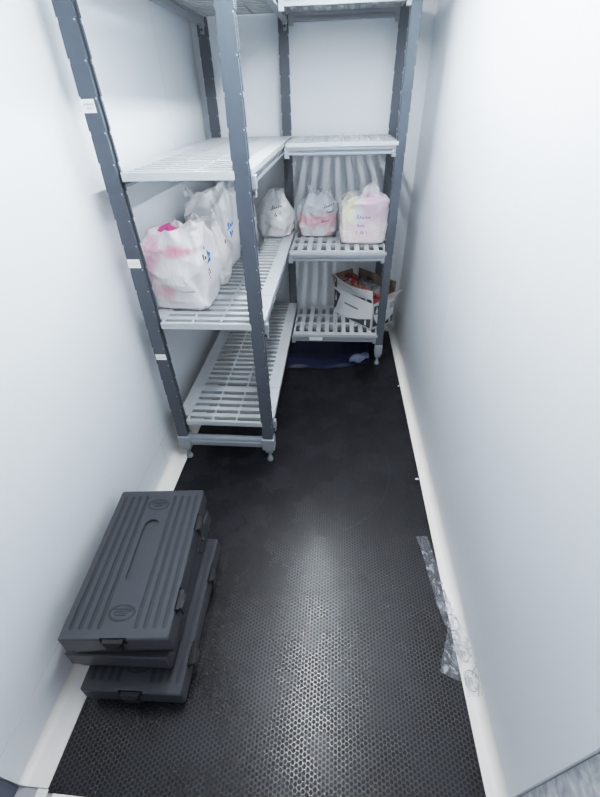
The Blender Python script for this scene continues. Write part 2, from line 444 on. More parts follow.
# left unit, four posts, runs along the left wall
LX0, LX1, LY0, LY1 = -.950, -.343, 1.738, 3.515
PZ = 2.40
lu = empty('shelving_unit', (-.647, 1.77, 0)); tag(lu, 'long grey shelving unit with slotted shelves standing along the left wall', 'shelf')
pL, pR, pF, pBk = -.916, -.378, LY0+.024, 3.492
for (x, y) in ((pL, pF), (pR, pF), (pL, pBk), (pR, pBk)):
    post_mb(x, y, .19, PZ).build('post', lu)
    foot(x, y, lu)
LZ = [.3292, .9776, 1.6433, 2.320]
for li, z in enumerate(LZ):
    for bx in (pL+.006, pR+.014):
        beam_y(bx, pF+.02, pBk-.02, z).build('traverse', lu)
        for (yy) in (pF+.036, pBk-.036): wedge(bx+(.022 if bx > -.6 and yy < 2.5 else .0), yy, z, 'y').build('bracket', lu)
    ys = [LY0+.0, 2.100, 2.594, 3.088, 3.470]; ns = [5, 8, 8, 6]
    for k in range(4):
        y0, y1 = ys[k], ys[k+1]
        if k == 0:
            # front plate: side rails begin behind the posts, front lip between them
            m = plate_rows(LX0+.014, LX1+.004, y0+.052, y1, z, 1) if False else MB()
            P = M['plate']; t = .022
            x0, x1 = LX0+.014, LX1+.004; a, b = x0+.078, x1-.078
            m.box((x0, y0+.05, z-t), (a, y1-.0012, z), P); m.box((b, y0+.05, z-t), (x1, y1-.0012, z), P)
            m.box((a-.012, y0, z-.034), (b+.014, y0+.008, z), P, .003)
            m.box((a-.012, y0+.004, z-t), (b+.014, y0+.018, z), P)
            m.box((a-.012, y0+.016, z-t), (a+.002, y0+.052, z), P); m.box((b-.002, y0+.016, z-t), (b+.014, y0+.052, z), P)
            pit = .0645; sl = .0335
            for i in range(5):
                yy = y0+.018+pit*i+.031
                if i < 4: m.box((a-.001, yy, z-t), (b+.001, yy+sl, z-.0006), P)
                else: m.box((a-.001, yy, z-t), (b+.001, y1-.0012, z-.0002), P)
            for kk in (1, 2):
                xx = a+(b-a)*kk/3; m.box((xx-.004, y0+.005, z-t), (xx+.004, y1-.003, z-.0004), P)
        else:
            m = plate_rows(LX0+.014, LX1+.004, y0, y1, z, ns[k])
        m.build('shelf_plate', lu)
end_bar(pL+.03, pR-.03, LY0+.002, LY0+.05, .122, .190, lu, 'x')
end_bar(pL+.03, pR-.03, pBk-.024, pBk+.024, .122, .190, lu, 'y')
tag_plate(lu, -.949, -.896, LY0-.0015, 1.838, 1.880, [(.62, .16, .86, .006), (.34, .34, .74, .006)], 'ink_grey', 'white tag with two lines, uppermost on the front post')
tag_plate(lu, -.947, -.888, LY0-.0015, 1.258, 1.298, [(.48, .15, .85, .006)], 'ink_red', 'white tag with one reddish line')
tag_plate(lu, -.943, -.886, LY0-.0015, .760, .795, [(.48, .25, .80, .006)], 'ink_red', 'small white tag with one faint line, lowest on the front post')

# right unit, across the back wall; its left ends hook onto the left unit
RX0, RX1, RY0, RY1 = -.332, .378, 2.930, 3.505
ru = empty('shelving_unit', (.02, 2.95, 0)); tag(ru, 'narrow grey shelving unit across the back wall beside the corner', 'shelf')
qx = .394
for y in (RY0+.024, 3.478):
    post_mb(qx, y, .19, PZ, .058).build('post', ru); foot(qx, y, ru, .064)
RZ = [.2885, .9634, 1.6378, 2.322]
for ri, z in enumerate(RZ):
    mid = (RX0+RX1)/2
    for (a, b) in ((RX0, mid), (mid, RX1)): plate_cols(a, b, RY0, RY1, z, 5).build('shelf_plate', ru)
    for y in (RY0+.022, RY1-.022):
        beam_x(RX0+.004, RX1-.02, y, z).build('traverse', ru)
        wedge(RX1-.022, y, z, 'x').build('bracket', ru)
        wedge(RX0+.006, y, z, 'x', .036).build('corner_connector', ru)
end_bar(qx-.022, qx+.022, RY0+.06, 3.44, .122, .190, ru, 'y')
tag_plate(ru, -.192, -.082, RY0+.0005, .232, .262, [(.5, .1, .9, .007)], 'ink_grey', 'white tag on the lowest shelf edge')

# ------------------------------------------------------------------ black cases
CW, CL, CH = .390, .650, .1365
def rrect(w, l, r, n=4, cx=0, cy=0):
    P = []
    for (sx, sy, a0) in ((1, 1, 0), (-1, 1, PI/2), (-1, -1, PI), (1, -1, 1.5*PI)):
        for i in range(n+1):
            a = a0+i/n*PI/2; P.append((cx+sx*(w/2-r)+r*math.cos(a), cy+sy*(l/2-r)+r*math.sin(a)))
    return P
def boolean(o, cutters):
    for c in cutters:
        md = o.modifiers.new('cut', 'BOOLEAN'); md.operation = 'DIFFERENCE'; md.object = c; md.solver = 'EXACT'
    dg = bpy.context.evaluated_depsgraph_get(); dg.update()
    me = bpy.data.meshes.new_from_object(o.evaluated_get(dg)); o.modifiers.clear(); o.data = me
    for c in cutters: bpy.data.objects.remove(c)
def make_case():
    c = empty('storage_case', (0, 0, 0))
    m = MB(); m.prism(rrect(CW-.03, CL-.03, .012), 0, .062, M['case_side'], 1.035); m.build('base', c)
    m = MB(); zt = CH
    m.prism(rrect(CW-.002, CL-.002, .010), .060, zt-.004, M['case'], .992)
    m.prism(rrect((CW-.002)*.992, (CL-.002)*.992, .010), zt-.004, zt, M['case'], .985)
    bmesh.ops.remove_doubles(m.bm, verts=m.bm.verts, dist=1e-5)
    seen = {}
    for f in list(m.bm.faces):      # drop the doubled inner wall between the two prisms
        k = tuple(sorted(v.index for v in f.verts))
    m.bm.faces.ensure_lookup_table()
    inner = [f for f in m.bm.faces if all(abs(v.co.z-(zt-.004)) < 1e-6 for v in f.verts)]
    bmesh.ops.delete(m.bm, geom=inner, context='FACES_ONLY')
    lid = m.build('lid', c); lid.data.materials.append(M['groove_case'])
    cut = []
    def cutter(poly, z0, z1=zt+.01, plainf=False):
        k = MB(); k.mi(M['case']); k.mi(M['groove_case']); k.prism(poly, z0, z1, M['case' if plainf else 'groove_case']); cut.append(k.build('cutter'))
    # long finger recess
    n = 10; w = .066; L = .285; cy = .020
    P = [(w/2*math.cos(PI*i/n), cy+L/2-w/2+w/2*math.sin(PI*i/n)) for i in range(n+1)] + [(-w/2*math.cos(PI*i/n), cy-L/2+w/2-w/2*math.sin(PI*i/n)) for i in range(n+1)]
    cutter(P, zt-.013, plainf=True)
    for fx in (.10, .185, .27, .355, .685, .77, .855, .94):
        x = -CW/2+CW*fx-.004
        cutter(rrect(.0150, CL*.885, .0070, 4, x, 0), zt-.0022)
    # the latch pockets on the lid edge
    cutter([(-.046, -CL/2-.02), (.046, -CL/2-.02), (.046, -CL/2+.010), (-.046, -CL/2+.010)], zt-.030)
    for y in (-.185, .145): cutter([(CW/2-.007, y-.045), (CW/2+.02, y-.045), (CW/2+.02, y+.045), (CW/2-.007, y+.045)], zt-.030)
    boolean(lid, cut)
    # oval marks at both ends: a ring round a rounded double-U glyph
    for y in (-.232, .240):
        m = MB(); N = 40
        def oval(rx, ry, z): return [m.bm.verts.new((rx*math.cos(2*PI*i/N), y+ry*math.sin(2*PI*i/N), z)) for i in range(N)]
        rings = [oval(.050, .031, zt-.0002), oval(.049, .030, zt+.0012), oval(.041, .0235, zt+.0012), oval(.040, .0225, zt-.0002)]
        for a, b in zip(rings, rings[1:]):
            for i in range(N): m.face([a[i], a[(i+1)%N], b[(i+1)%N], b[i]], M['groove_case'])
        m.tube([(.036, y+.006, zt), (-.020, y+.006, zt), (-.026, y, zt), (-.018, y-.009, zt), (.014, y-.009, zt), (.021, y-.003, zt), (.012, y-.0015, zt), (-.010, y-.0015, zt)], .0022, M['groove_case'], 6)
        m.tube([(-.036, y+.012, zt), (.0, y+.013, zt), (.034, y+.011, zt)], .0018, M['groove_case'], 6)
        m.build('emblem', c)
    def latch(x, y, rot):
        m = MB()
        m.box((-.033, -.012, zt-.012), (.033, .004, zt-.004), M['latch'], .002)
        m.box((-.030, -.016, zt-.062), (.030, -.006, zt-.010), M['latch'], .003)
        m.box((-.036, -.009, zt-.018), (-.031, .004, zt-.004), M['latch']); m.box((.031, -.009, zt-.018), (.036, .004, zt-.004), M['latch'])
        m.box((-.024, -.019, zt-.030), (.024, -.0155, zt-.018), M['latch'], .001)
        bmesh.ops.transform(m.bm, matrix=Matrix.Translation((x, y, 0)) @ Matrix.Rotation(rot, 4, 'Z'), verts=m.bm.verts)
        m.build('latch', c)
    latch(0, -CL/2+.004, 0)
    for y in (-.185, .145): latch(CW/2-.001, y, PI/2)
    for y in (-.150, .150):
        for k in (-.030, .030):
            m = MB(); m.box((-CW/2-.007, y+k-.008, zt-.036), (-CW/2+.006, y+k+.008, zt-.020), M['latch'], .003); m.build('hinge', c)
    return c
proto = make_case()
G = 'stacked black storage cases'
for i, (x, y, z, rz, lab) in enumerate((
    (-.718, .752, 0, .030, 'black plastic case at the bottom of the stack, shifted toward the aisle'),
    (-.762, .818, CH+.0002, PI+.030, 'black plastic case in the middle of the stack, mostly hidden between the other two'),
    (-.746, .823, 2*CH+.0015, .083, 'black plastic case on top of the stack, lid fully in view'))):
    o = proto if i == 0 else copy_tree(proto)
    o.location = (x, y, z); o.rotation_euler = (0, 0, rz); tag(o, lab, 'case', G)

# ------------------------------------------------------------------ carrier bags
def superell(a, n):
    c, s = math.cos(a), math.sin(a)
    return (math.copysign(abs(c)**(2/n), c), math.copysign(abs(s)**(2/n), s))
def make_bag(name, loc, w, d, h, mat, label, rz=0, seed=0, shoulder=.74, gather=.35, lean=(0, 0), ex=3.4, bulge=.06, crump=.016, rim=None, foldn=9, ears=(), roll=0):
    """carrier bag standing on its base; the opening is gathered and crumpled inward"""
    t = empty(name, loc, rz); tag(t, label, 'bag', 'white carrier bags on the shelves')
    NU, NV = 144, 84; off = Vector((seed*3.7, seed*1.3, seed*.9))
    def prof(v):
        if v < .07: return .86+.14*math.sin(v/.07*PI/2)
        if v < shoulder: return 1+bulge*math.sin((v-.07)/(shoulder-.07)*PI)
        k = (v-shoulder)/(1-shoulder); k = k*k*(3-2*k); return 1+(gather-1)*k
    def pt(u, v):
        if v > .86:      # tucked-in top
            q = (v-.86)/.14; vv = 1.0
        else: q = 0; vv = v/.86
        a = 2*PI*u; n = ex+(2.2-ex)*max(0, (vv-shoulder)/(1-shoulder))
        cx, cy = superell(a, n); r = prof(vv)*(1-.93*q)
        z = h*vv
        if rim: z += rim(a)*max(0, (vv-shoulder*.9)/(1-shoulder*.9))*(1-q)
        z -= q*.035*h/.4
        x, y = cx*w/2*r, cy*d/2*r
        # creases: ridged noise pulled toward the gathered mouth, plus broad sagging folds
        p = Vector((x*7, y*7, z*4.2))+off
        f = abs(noise.noise(p))*1.5-.35 + .5*abs(noise.noise(p*2.3))
        g = noise.noise(Vector((math.cos(a)*2.2, math.sin(a)*2.2, vv*2.6))+off)
        dd = crump*(f*1.0) + crump*1.2*g
        dd += .010*math.sin(foldn*a+seed+3*g)*max(0, (vv-.45)/.55)**1.5
        p2 = Vector((x*5+z*5.5, y*5-z*3.5, z*2.2-x*3.5))+off; p3 = Vector((x*6-z*7, y*6+z*4, z*2.5+x*3))-off
        c1 = max(0, 1-abs(noise.noise(p2))*3.2)**2; c2 = max(0, 1-abs(noise.noise(p3))*3.6)**2
        dd += crump*.42*(c1+c2-.45)
        sag = .55 if vv < .05 else 1
        L = math.hypot(x, y) or 1
        x += x/L*dd*sag*(1-q*.8); y += y/L*dd*sag*(1-q*.8)
        if vv > .3: z += crump*.9*noise.noise(p*1.4+Vector((9, 2, 4)))
        x += lean[0]*vv**1.5; y += lean[1]*vv**1.5
        return (x, y, max(z, .0015))
    mb = MB(); V = mb.grid(pt, NU, NV, mat, True)
    mb.face([V[i][0] for i in range(NU)][::-1], mat); mb.face([V[i][-1] for i in range(NU)], mat)
    o = mb.build('film', t, True, world=False)
    for e in ears:
        (ex_, ey_, ez_, hw, hh, dx, dy, tw) = e
        mb = MB()
        def ef(i, j):
            k = j; half = hw*(1-k**1.7*.72)*(1+.12*math.sin(9*k+seed))
            s = (i-.5)*2
            px = ex_+dx*k+math.cos(tw)*s*half; py = ey_+dy*k+math.sin(tw)*s*half
            pz = ez_+hh*k-.012*abs(s)*k
            bump = .010*noise.noise(Vector((s*2.5, k*3, seed*2.1+hw*50)))+.006*math.cos(s*6)
            return (px-math.sin(tw)*bump*1.4, py+math.cos(tw)*bump*1.4, pz)
        mb.grid(ef, 11, 12, mat)
        mb.build('handle', t, True, world=False)
    return t, o
def scribble(bag, film, origin, right, up, into, strokes, mat, r=.0016, name='handwriting'):
    """pen strokes laid on the bag's film; strokes in metres in the (right, up) frame, cast along into (bag space)"""
    bm = bmesh.new(); bm.from_mesh(film.data); tree = BVHTree.FromBMesh(bm); bm.free()
    O, R, U, I = (Vector(v) for v in (origin, right, up, into)); R.normalize(); U.normalize(); I.normalize()
    runs = [strokes] if name != 'printing' else [[st] for st in strokes]
    for run in runs:
        mb = MB(); ok = False
        for st in run:
            pts = []
            for (x, y) in st:
                p = O+R*x+U*y-I*.5; h = tree.ray_cast(p, I)
                if h[0] is not None: pts.append(h[0]-I*.0012)
            if len(pts) > 2: mb.tube(pts, r*.78, M[mat], 4); ok = True
        if ok: mb.build(name, bag, world=False)
        else: mb.bm.free()
def cursive(x, y, n, w, h, seed, slope=0):
    """a run of n joined looped letters"""
    rnd = random.Random(seed); S = []; pts = []; per = 10
    amp = [rnd.choice((.55, .6, 1.0, .5, .7)) for _ in range(n+1)]; amp[0] = 1.5
    for i in range(n*per+1):
        t = i/per; k = min(int(t), n-1); a = 2*PI*t
        X = w*t/n+w/n*.42*math.sin(a); Y = h*.5*amp[k]*(1-math.cos(a))*.7
        pts.append((x+X+Y*.25, y+Y+slope*X))
    S.append(pts); return S
def bar(x, y, dx, dy): return [[(x+dx*i/5, y+dy*i/5) for i in range(6)]]

SZ_L, SZ_R = LZ[1]+.0005, RZ[1]+.0005
WHITE = (.93, .92, .93)
mA = mat_bag('bag film pink goods', [((-.10, -.06, .27), (.07, .12, .13), (.84, .50, .64), .9), ((.04, -.10, .315), (.075, .08, .035), (.88, .36, .48), .9), ((-.06, -.1, .11), (.06, .1, .05), (.88, .52, .60), .8), ((.12, -.02, .12), (.03, .08, .09), (.93, .74, .74), .5)], WHITE)
mB = mat_bag('bag film warm goods', [((.08, -.05, .22), (.08, .1, .12), (.90, .76, .74), .45)], (.88, .87, .87))
mC = mat_bag('bag film plain', [((.1, -.05, .15), (.1, .15, .08), (.87, .80, .80), .3)], (.80, .80, .82))
mD = mat_bag('bag film grey', None, (.72, .74, .78))
mE = mat_bag('bag film white', [((.10, -.1, .05), (.10, .1, .07), (.93, .80, .80), .35)], (.86, .86, .87))
mF = mat_bag('bag film blue grey with pink goods', [((0, -.05, .28), (.22, .3, .14), (.74, .78, .85), .75), ((0, -.08, .125), (.21, .3, .055), (.93, .52, .58), .75), ((.10, -.08, .06), (.05, .2, .06), (.92, .52, .56), .6), ((-.16, -.05, .05), (.05, .2, .05), (.94, .58, .62), .6)], (.84, .85, .88))
mG = mat_bag('bag film pastel goods', [((-.12, -.1, .24), (.07, .2, .14), (.94, .89, .66), .75), ((.06, -.1, .26), (.11, .2, .10), (.83, .62, .76), .75), ((.0, -.1, .08), (.18, .2, .10), (.92, .74, .78), .7)], WHITE)

# A: front bag
t, f = make_bag('carrier_bag', (-.797, 2.010, SZ_L), .305, .265, .395, mA, 'white carrier bag with pink goods showing through, nearest of those on the left shelf', rz=-.06, seed=1, shoulder=.80, gather=.82, ex=5.5, bulge=.05, crump=.019,
    rim=lambda a: .04*max(0, math.cos(a+.35))-.01, ears=[(.085, -.085, .37, .060, .075, .03, .01, -.25), (-.01, .02, .37, .05, .05, .0, .02, .3)])
scribble(t, f, (0, -.035, .265), (.10, 1, 0), (0, 0, 1), (-1, .1, 0), cursive(-.01, .0, 3, .05, .028, 4)+cursive(-.005, -.03, 3, .045, .022, 5), 'ink_blue', .0030, 'blue_print')
scribble(t, f, (0, -.055, .265), (.10, 1, 0), (0, 0, 1), (-1, .1, 0), cursive(-.035, .0, 2, .03, .022, 9), 'ink', .0022)
scribble(t, f, (0, -.055, .265), (.10, 1, 0), (0, 0, 1), (-1, .1, 0), bar(-.01, .045, .004, .012), 'ink', .0022)
scribble(t, f, (0, -.035, .175), (.10, 1, 0), (0, 0, 1), (-1, .1, 0), bar(-.02, .0, .012, .016)+bar(.0, .02, .02, .004)+bar(.02, .0, .0, .02)+bar(0, -.015, .006, -.006), 'ink_brown', .0022, 'printing')
# pink packet poking out of A
m = MB()
def blob(u, v):
    a = 2*PI*u; b = PI*(v-.5); k = 1+.14*noise.noise(Vector((math.cos(a)*2, math.sin(a)*2, v*4)))
    return (-.850+.062*k*math.cos(a)*math.cos(b), 2.045+.080*k*math.sin(a)*math.cos(b), SZ_L+.348+.050*k*math.sin(b))
m.grid(blob, 32, 18, M['pink'], True)
tag(m.build('pink_packet', None, True), 'hot pink wrapped packet poking out of the front carrier bag', 'packet')
# B, C, D behind it
t, f = make_bag('carrier_bag', (-.752, 2.300, SZ_L), .225, .20, .365, mB, 'slim white carrier bag directly behind the front bag, small brown print on its side', rz=.1, seed=2, shoulder=.72, gather=.55, ex=3.4, crump=.018, ears=[(.055, -.05, .34, .05, .085, .02, -.01, -.9), (-.03, 0, .35, .03, .05, -.01, 0, .2)])
scribble(t, f, (0, -.03, .22), (.10, 1, 0), (0, 0, 1), (-1, .1, 0), bar(.01, .02, .014, .014)+bar(.012, .012, .014, .014), 'ink_brown', .0035, 'printing')
t, f = make_bag('carrier_bag', (-.792, 2.650, SZ_L), .28, .28, .455, mC, 'tall white carrier bag with blue print, behind the two front bags on the left shelf', rz=-.05, seed=3, shoulder=.82, gather=.72, ex=3.8, crump=.018, rim=lambda a: .035*math.cos(a), ears=[(-.09, -.09, .43, .035, .06, -.02, 0, .4), (.04, -.06, .44, .06, .03, .02, 0, .1)])
scribble(t, f, (0, -.06, .235), (.10, 1, 0), (0, 0, 1), (-1, .1, 0), cursive(-.05, .01, 3, .09, .035, 14, .2)+cursive(-.045, -.035, 3, .08, .03, 15, .2), 'ink_blue', .0034, 'blue_print')
t, f = make_bag('carrier_bag', (-.742, 3.040, SZ_L), .29, .30, .45, mD, 'greyish carrier bag partly hidden behind the front right post of the left unit', rz=.1, seed=4, shoulder=.75, gather=.6, ex=3.2, crump=.02, ears=[(.06, -.09, .43, .05, .06, .02, 0, -.4)])
# E in the corner, F and G on the right unit
t, f = make_bag('carrier_bag', (-.500, 3.345, SZ_L), .290, .20, .345, mE, 'rounded white carrier bag with black writing in the corner where the two units meet', seed=5, shoulder=.50, gather=.34, ex=2.7, bulge=.10, crump=.018, lean=(.045, 0), foldn=7)
scribble(t, f, (.045, 0, .205), (1, 0, 0), (0, 0, 1), (0, 1, 0), cursive(-.045, .0, 5, .085, .026, 21, .28)+cursive(-.022, -.042, 2, .026, .02, 22)+bar(.022, -.038, .006, .028), 'ink', .0021)
t, f = make_bag('carrier_bag', (-.148, 3.420, SZ_R), .305, .225, .325, mF, 'tied bluish carrier bag with pink goods in its lower half, on the back unit', seed=6, shoulder=.68, gather=.52, ex=2.9, bulge=.05, crump=.020, foldn=11,
    ears=[(-.03, -.05, .29, .030, .090, -.045, 0, .2), (.03, -.05, .29, .034, .085, .06, 0, -.2), (-.005, -.07, .28, .016, .06, .0, -.01, .0)])
scribble(t, f, (.07, 0, .215), (1, 0, 0), (0, 0, 1), (0, 1, 0), cursive(-.02, .0, 5, .085, .022, 31, .30)+cursive(.0, -.036, 4, .055, .02, 32, .3), 'ink', .0019)
scribble(t, f, (.05, 0, .11), (1, 0, 0), (0, 0, 1), (0, 1, 0), cursive(-.015, .0, 4, .06, .022, 33, .25), 'ink_pink', .0019)
t, f = make_bag('carrier_bag', (.208, 3.225, SZ_R), .335, .235, .330, mG, 'square white carrier bag with purple writing beside the right post of the back unit', seed=8, shoulder=.90, gather=.82, ex=5.5, bulge=.03, crump=.012, foldn=8,
    ears=[(.035, -.07, .315, .075, .105, .012, .0, .05)])
scribble(t, f, (-.005, 0, .185), (1, 0, 0), (0, 0, 1), (0, 1, 0), cursive(-.055, .0, 5, .105, .026, 41, .06), 'ink_purple', .0021)
scribble(t, f, (-.005, 0, .12), (1, 0, 0), (0, 0, 1), (0, 1, 0), cursive(-.045, .012, 4, .06, .014, 42)+bar(-.045, -.018, .004, -.026)+cursive(-.02, -.04, 2, .03, .02, 43)+bar(.025, -.016, .004, -.026), 'ink_purple', .0019)

# ------------------------------------------------------------------ cardboard box with packets
BX = Vector((.325, 3.012, RZ[0]+.001)); uu = Vector((-.652, .758, 0)); vv = Vector((.758, .652, 0))
BL, BWd, BH = .49, .255, .232
box = empty('cardboard_box', BX); tag(box, 'open white cardboard box with dark printed corners, set askew on the lowest back shelf', 'box')
Z = Vector((0, 0, 1))
def wp(u, v, z): return BX+uu*u+vv*v+Z*z
m = MB()
def panel(m, P, n, out, inn, th=.004):
    """thin card panel: outer face P, inner face offset by -n*th"""
    n = Vector(n).normalized(); A = [m.bm.verts.new(p) for p in P]; B = [m.bm.verts.new(p-n*th) for p in P]
    m.face(A, out); m.face(B[::-1], inn); k = len(A)
    for i in range(k): m.face([A[i], B[i], B[(i+1)%k], A[(i+1)%k]], inn)
C_, Bn = M['card'], M['brown']
panel(m, [wp(0,0,0), wp(BL,0,0), wp(BL,0,BH), wp(0,0,BH)], -vv, C_, Bn)
panel(m, [wp(0,0,0), wp(0,BWd,0), wp(0,BWd,BH), wp(0,0,BH)], -uu, C_, Bn)
panel(m, [wp(BL,0,0), wp(BL,BWd,0), wp(BL,BWd,BH), wp(BL,0,BH)], uu, C_, Bn)
panel(m, [wp(0,BWd,0), wp(BL,BWd,0), wp(BL,BWd,BH), wp(0,BWd,BH)], vv, C_, Bn)
panel(m, [wp(0,0,.004), wp(BL,0,.004), wp(BL,BWd,.004), wp(0,BWd,.004)], Z, Bn, C_)
m.build('carton', box)
def flap(fn, nu=14, nv=4, nrm=None):
    m = MB(); th = .003
    V = m.grid(fn, nu, nv, C_)
    W = m.grid(lambda a, b: tuple(Vector(fn(a, b))-Vector(nrm)*th), nu, nv, Bn)
    for seq in ([(i, 0) for i in range(nu)], [(i, nv-1) for i in range(nu)], [(0, j) for j in range(nv)], [(nu-1, j) for j in range(nv)]):
        for a, b in zip(seq, seq[1:]): m.face([V[a[0]][a[1]], V[b[0]][b[1]], W[b[0]][b[1]], W[a[0]][a[1]]], Bn)
    return m.build('flap', box, world=True)
FH = .118
f1fn = lambda a, b: tuple(wp(BL*(a*.985+.005), -.020*b-.030*math.sin(PI*a)*b, BH+FH*b*(1+.10*a)-.018*math.sin(PI*a)*b))
f1 = flap(f1fn, nrm=-vv)
f2fn = lambda a, b: tuple(wp(-.070*b*min(1, a/.38), BWd*(.01+.98*a)+.02*b, BH+.090*b*min(1, .06+a/.38)))
f2 = flap(f2fn, nrm=-uu)
f3fn = lambda a, b: tuple(wp(BL+.045*b, BWd*(.02+.96*a), BH+.10*b))
f3 = flap(f3fn, nrm=uu)
f4fn = lambda a, b: tuple(wp(BL*(.03+.90*a), BWd+.006*b, BH+.125*b))
f4 = flap(f4fn, nrm=vv)
# printing
def patch(m, fn, poly, off, mat):
    m.face([m.bm.verts.new(Vector(fn(a, b))+Vector(off)) for a, b in poly], mat)
fr = lambda a, b: tuple(wp(BL*a, 0, BH*b)); rt = lambda a, b: tuple(wp(0, BWd*a, BH*b))
IK = M['ink_patch']; WT = M['card']; rnd = random.Random(3)
BOT = [(-.5, 0), (.5, 0), (.5, .5), (.2, .66), (.2, 1), (-.2, 1), (-.2, .66), (-.5, .5)]
def dark_patch(fn, n, parent, poly, bot=None):
    """dark printed corner with a pale bottle silhouette"""
    m = MB(); n = Vector(n); m.face([m.bm.verts.new(Vector(fn(a, b))-n*.0012) for a, b in poly], IK)
    if bot:
        a, b, h, w = bot; m.face([m.bm.verts.new(Vector(fn(a+x*w, b+y*h))-n*.0024) for x, y in BOT], WT)
    m.build('printed_patch', parent)
def text_row(fn, n, parent, x, x1, y0, y1, mat, wmin, wmax, gap):
    m = MB(); n = Vector(n)
    while x > x1:
        w = rnd.uniform(wmin, wmax); m.face([m.bm.verts.new(Vector(fn(a, b))-n*.0012) for a, b in ((x, y0), (x-w, y0), (x-w, y1), (x, y1))], M[mat]); x -= w+gap
    m.build('lettering', parent)
dark_patch(fr, vv, box, [(.985, .12), (.985, .96), (.82, .85), (.93, .25)], (.935, .52, .30, .035))
dark_patch(fr, vv, box, [(.03, .05), (.62, .03), (.35, .17), (.03, .42)], (.15, .09, .32, .045))
text_row(fr, vv, box, .70, .36, .54, .60, 'ink', .010, .018, .007)
dark_patch(rt, uu, box, [(.04, .12), (.30, .10), (.10, .40), (.04, .62)])
dark_patch(rt, uu, box, [(.05, .60), (.30, .56), (.33, .88), (.05, .92)], (.18, .62, .24, .10))
dark_patch(rt, uu, box, [(.42, .05), (.97, .05), (.97, .36), (.80, .22)], (.84, .08, .24, .08))
text_row(rt, uu, box, .95, .78, .62, .86, 'ink_grey', .03, .035, .03)
dark_patch(f1fn, vv, f1, [(.985, .05), (.985, .95), (.88, .80), (.93, .05)], (.945, .45, .40, .03))
dark_patch(f1fn, vv, f1, [(.03, .04), (.60, .03), (.40, .13), (.20, .20), (.03, .30)], (.16, .06, .34, .04))
text_row(f1fn, vv, f1, .70, .48, .62, .70, 'ink_grey', .009, .016, .007)
text_row(f1fn, vv, f1, .52, .34, .38, .46, 'ink_grey', .014, .02, .03)

PK = dict(red=mat_packet('red foil packet', (.20, .015, .025), (.30, .06, .06)), gold=mat_packet('golden brown packet', (.19, .085, .05), (.30, .18, .13)),
          pinkred=mat_packet('pink red packet', (.28, .035, .045), (.40, .13, .12)), dark=mat_packet('dark grey packet', (.06, .065, .08), (.15, .17, .19)),
          silver=mat_packet('silver and red packet', (.45, .38, .38), (.26, .035, .04), 10), slate=mat_packet('slate blue packet', (.10, .13, .15), (.22, .25, .27)))
def packet(u, v, z, w, l, h, rot, tilt, mat, label, roll=0):
    m = MB(); c = wp(u, v, z); sd = u*31+v*17
    def f(i, j, s):
        x, y = (i-.5)*2, (j-.5)*2
        k = max(0, (1-abs(x)**2.6))**.6*max(0, (1-abs(y)**4))**.7
        r = noise.noise(Vector((x*3, y*3, sd)))
        return Vector((x*w/2*(1-.05*k), y*l/2, s*(h/2*k*(1+.35*r)+.0012)+.006*math.sin(y*7+sd)*(1-k)))
    R = Matrix.Translation(c) @ Matrix.Rotation(rot, 4, 'Z') @ Matrix.Rotation(tilt, 4, 'X') @ Matrix.Rotation(roll, 4, 'Y')
    m.grid(lambda i, j: R @ f(i, j, 1), 17, 21, mat); m.grid(lambda i, j: R @ f(i, j, -1), 17, 21, mat)
    bmesh.ops.remove_doubles(m.bm, verts=m.bm.verts, dist=.0005)
    o = m.build('snack_packet', None, True)
    return tag(o, label, 'packet', 'snack packets in the cardboard box')
aU = math.atan2(uu.y, uu.x)
packet(.41, .125, .072, .13, .14, .10, aU, .05, PK['silver'], 'silver and red packet under the others at the far left of the box')
packet(.40, .118, .262, .15, .13, .085, aU+.35, .25, PK['silver'], 'silver and red foil packet near the left corner of the box, catching the light')
packet(.445, .165, .288, .12, .11, .07, aU-.5, .35, PK['red'], 'deep red packet standing up at the far left corner of the box')
packet(.30, .115, .252, .16, .13, .075, aU+1.2, -.2, PK['gold'], 'golden brown packet at the left middle of the box')
packet(.315, .190, .278, .13, .09, .065, aU+.2, -.35, PK['dark'], 'dark grey packet against the back flap of the box')
packet(.19, .185, .252, .20, .10, .065, aU+.1, -.30, PK['slate'], 'slate blue packet lying along the back side of the box')
packet(.20, .115, .232, .14, .15, .075, aU+1.4, .1, PK['pinkred'], 'pinkish red packet in the middle of the box')
packet(.095, .105, .205, .13, .14, .075, aU+1.0, .15, PK['red'], 'red packet low in the front corner of the box')
packet(.075, .190, .236, .11, .10, .065, aU+.4, -.2, PK['pinkred'], 'pinkish red packet beside the rear right side of the box')
packet(.27, .12, .165, .18, .20, .10, aU, 0, PK['gold'], 'golden brown packet buried under the others in the middle of the box')
packet(.10, .125, .110, .17, .20, .10, aU+.1, 0, PK['dark'], 'dark grey packet buried under the others at the front of the box')
packet(.25, .12, .066, .20, .18, .085, aU+.1, 0, PK['red'], 'red packet at the very bottom of the box')

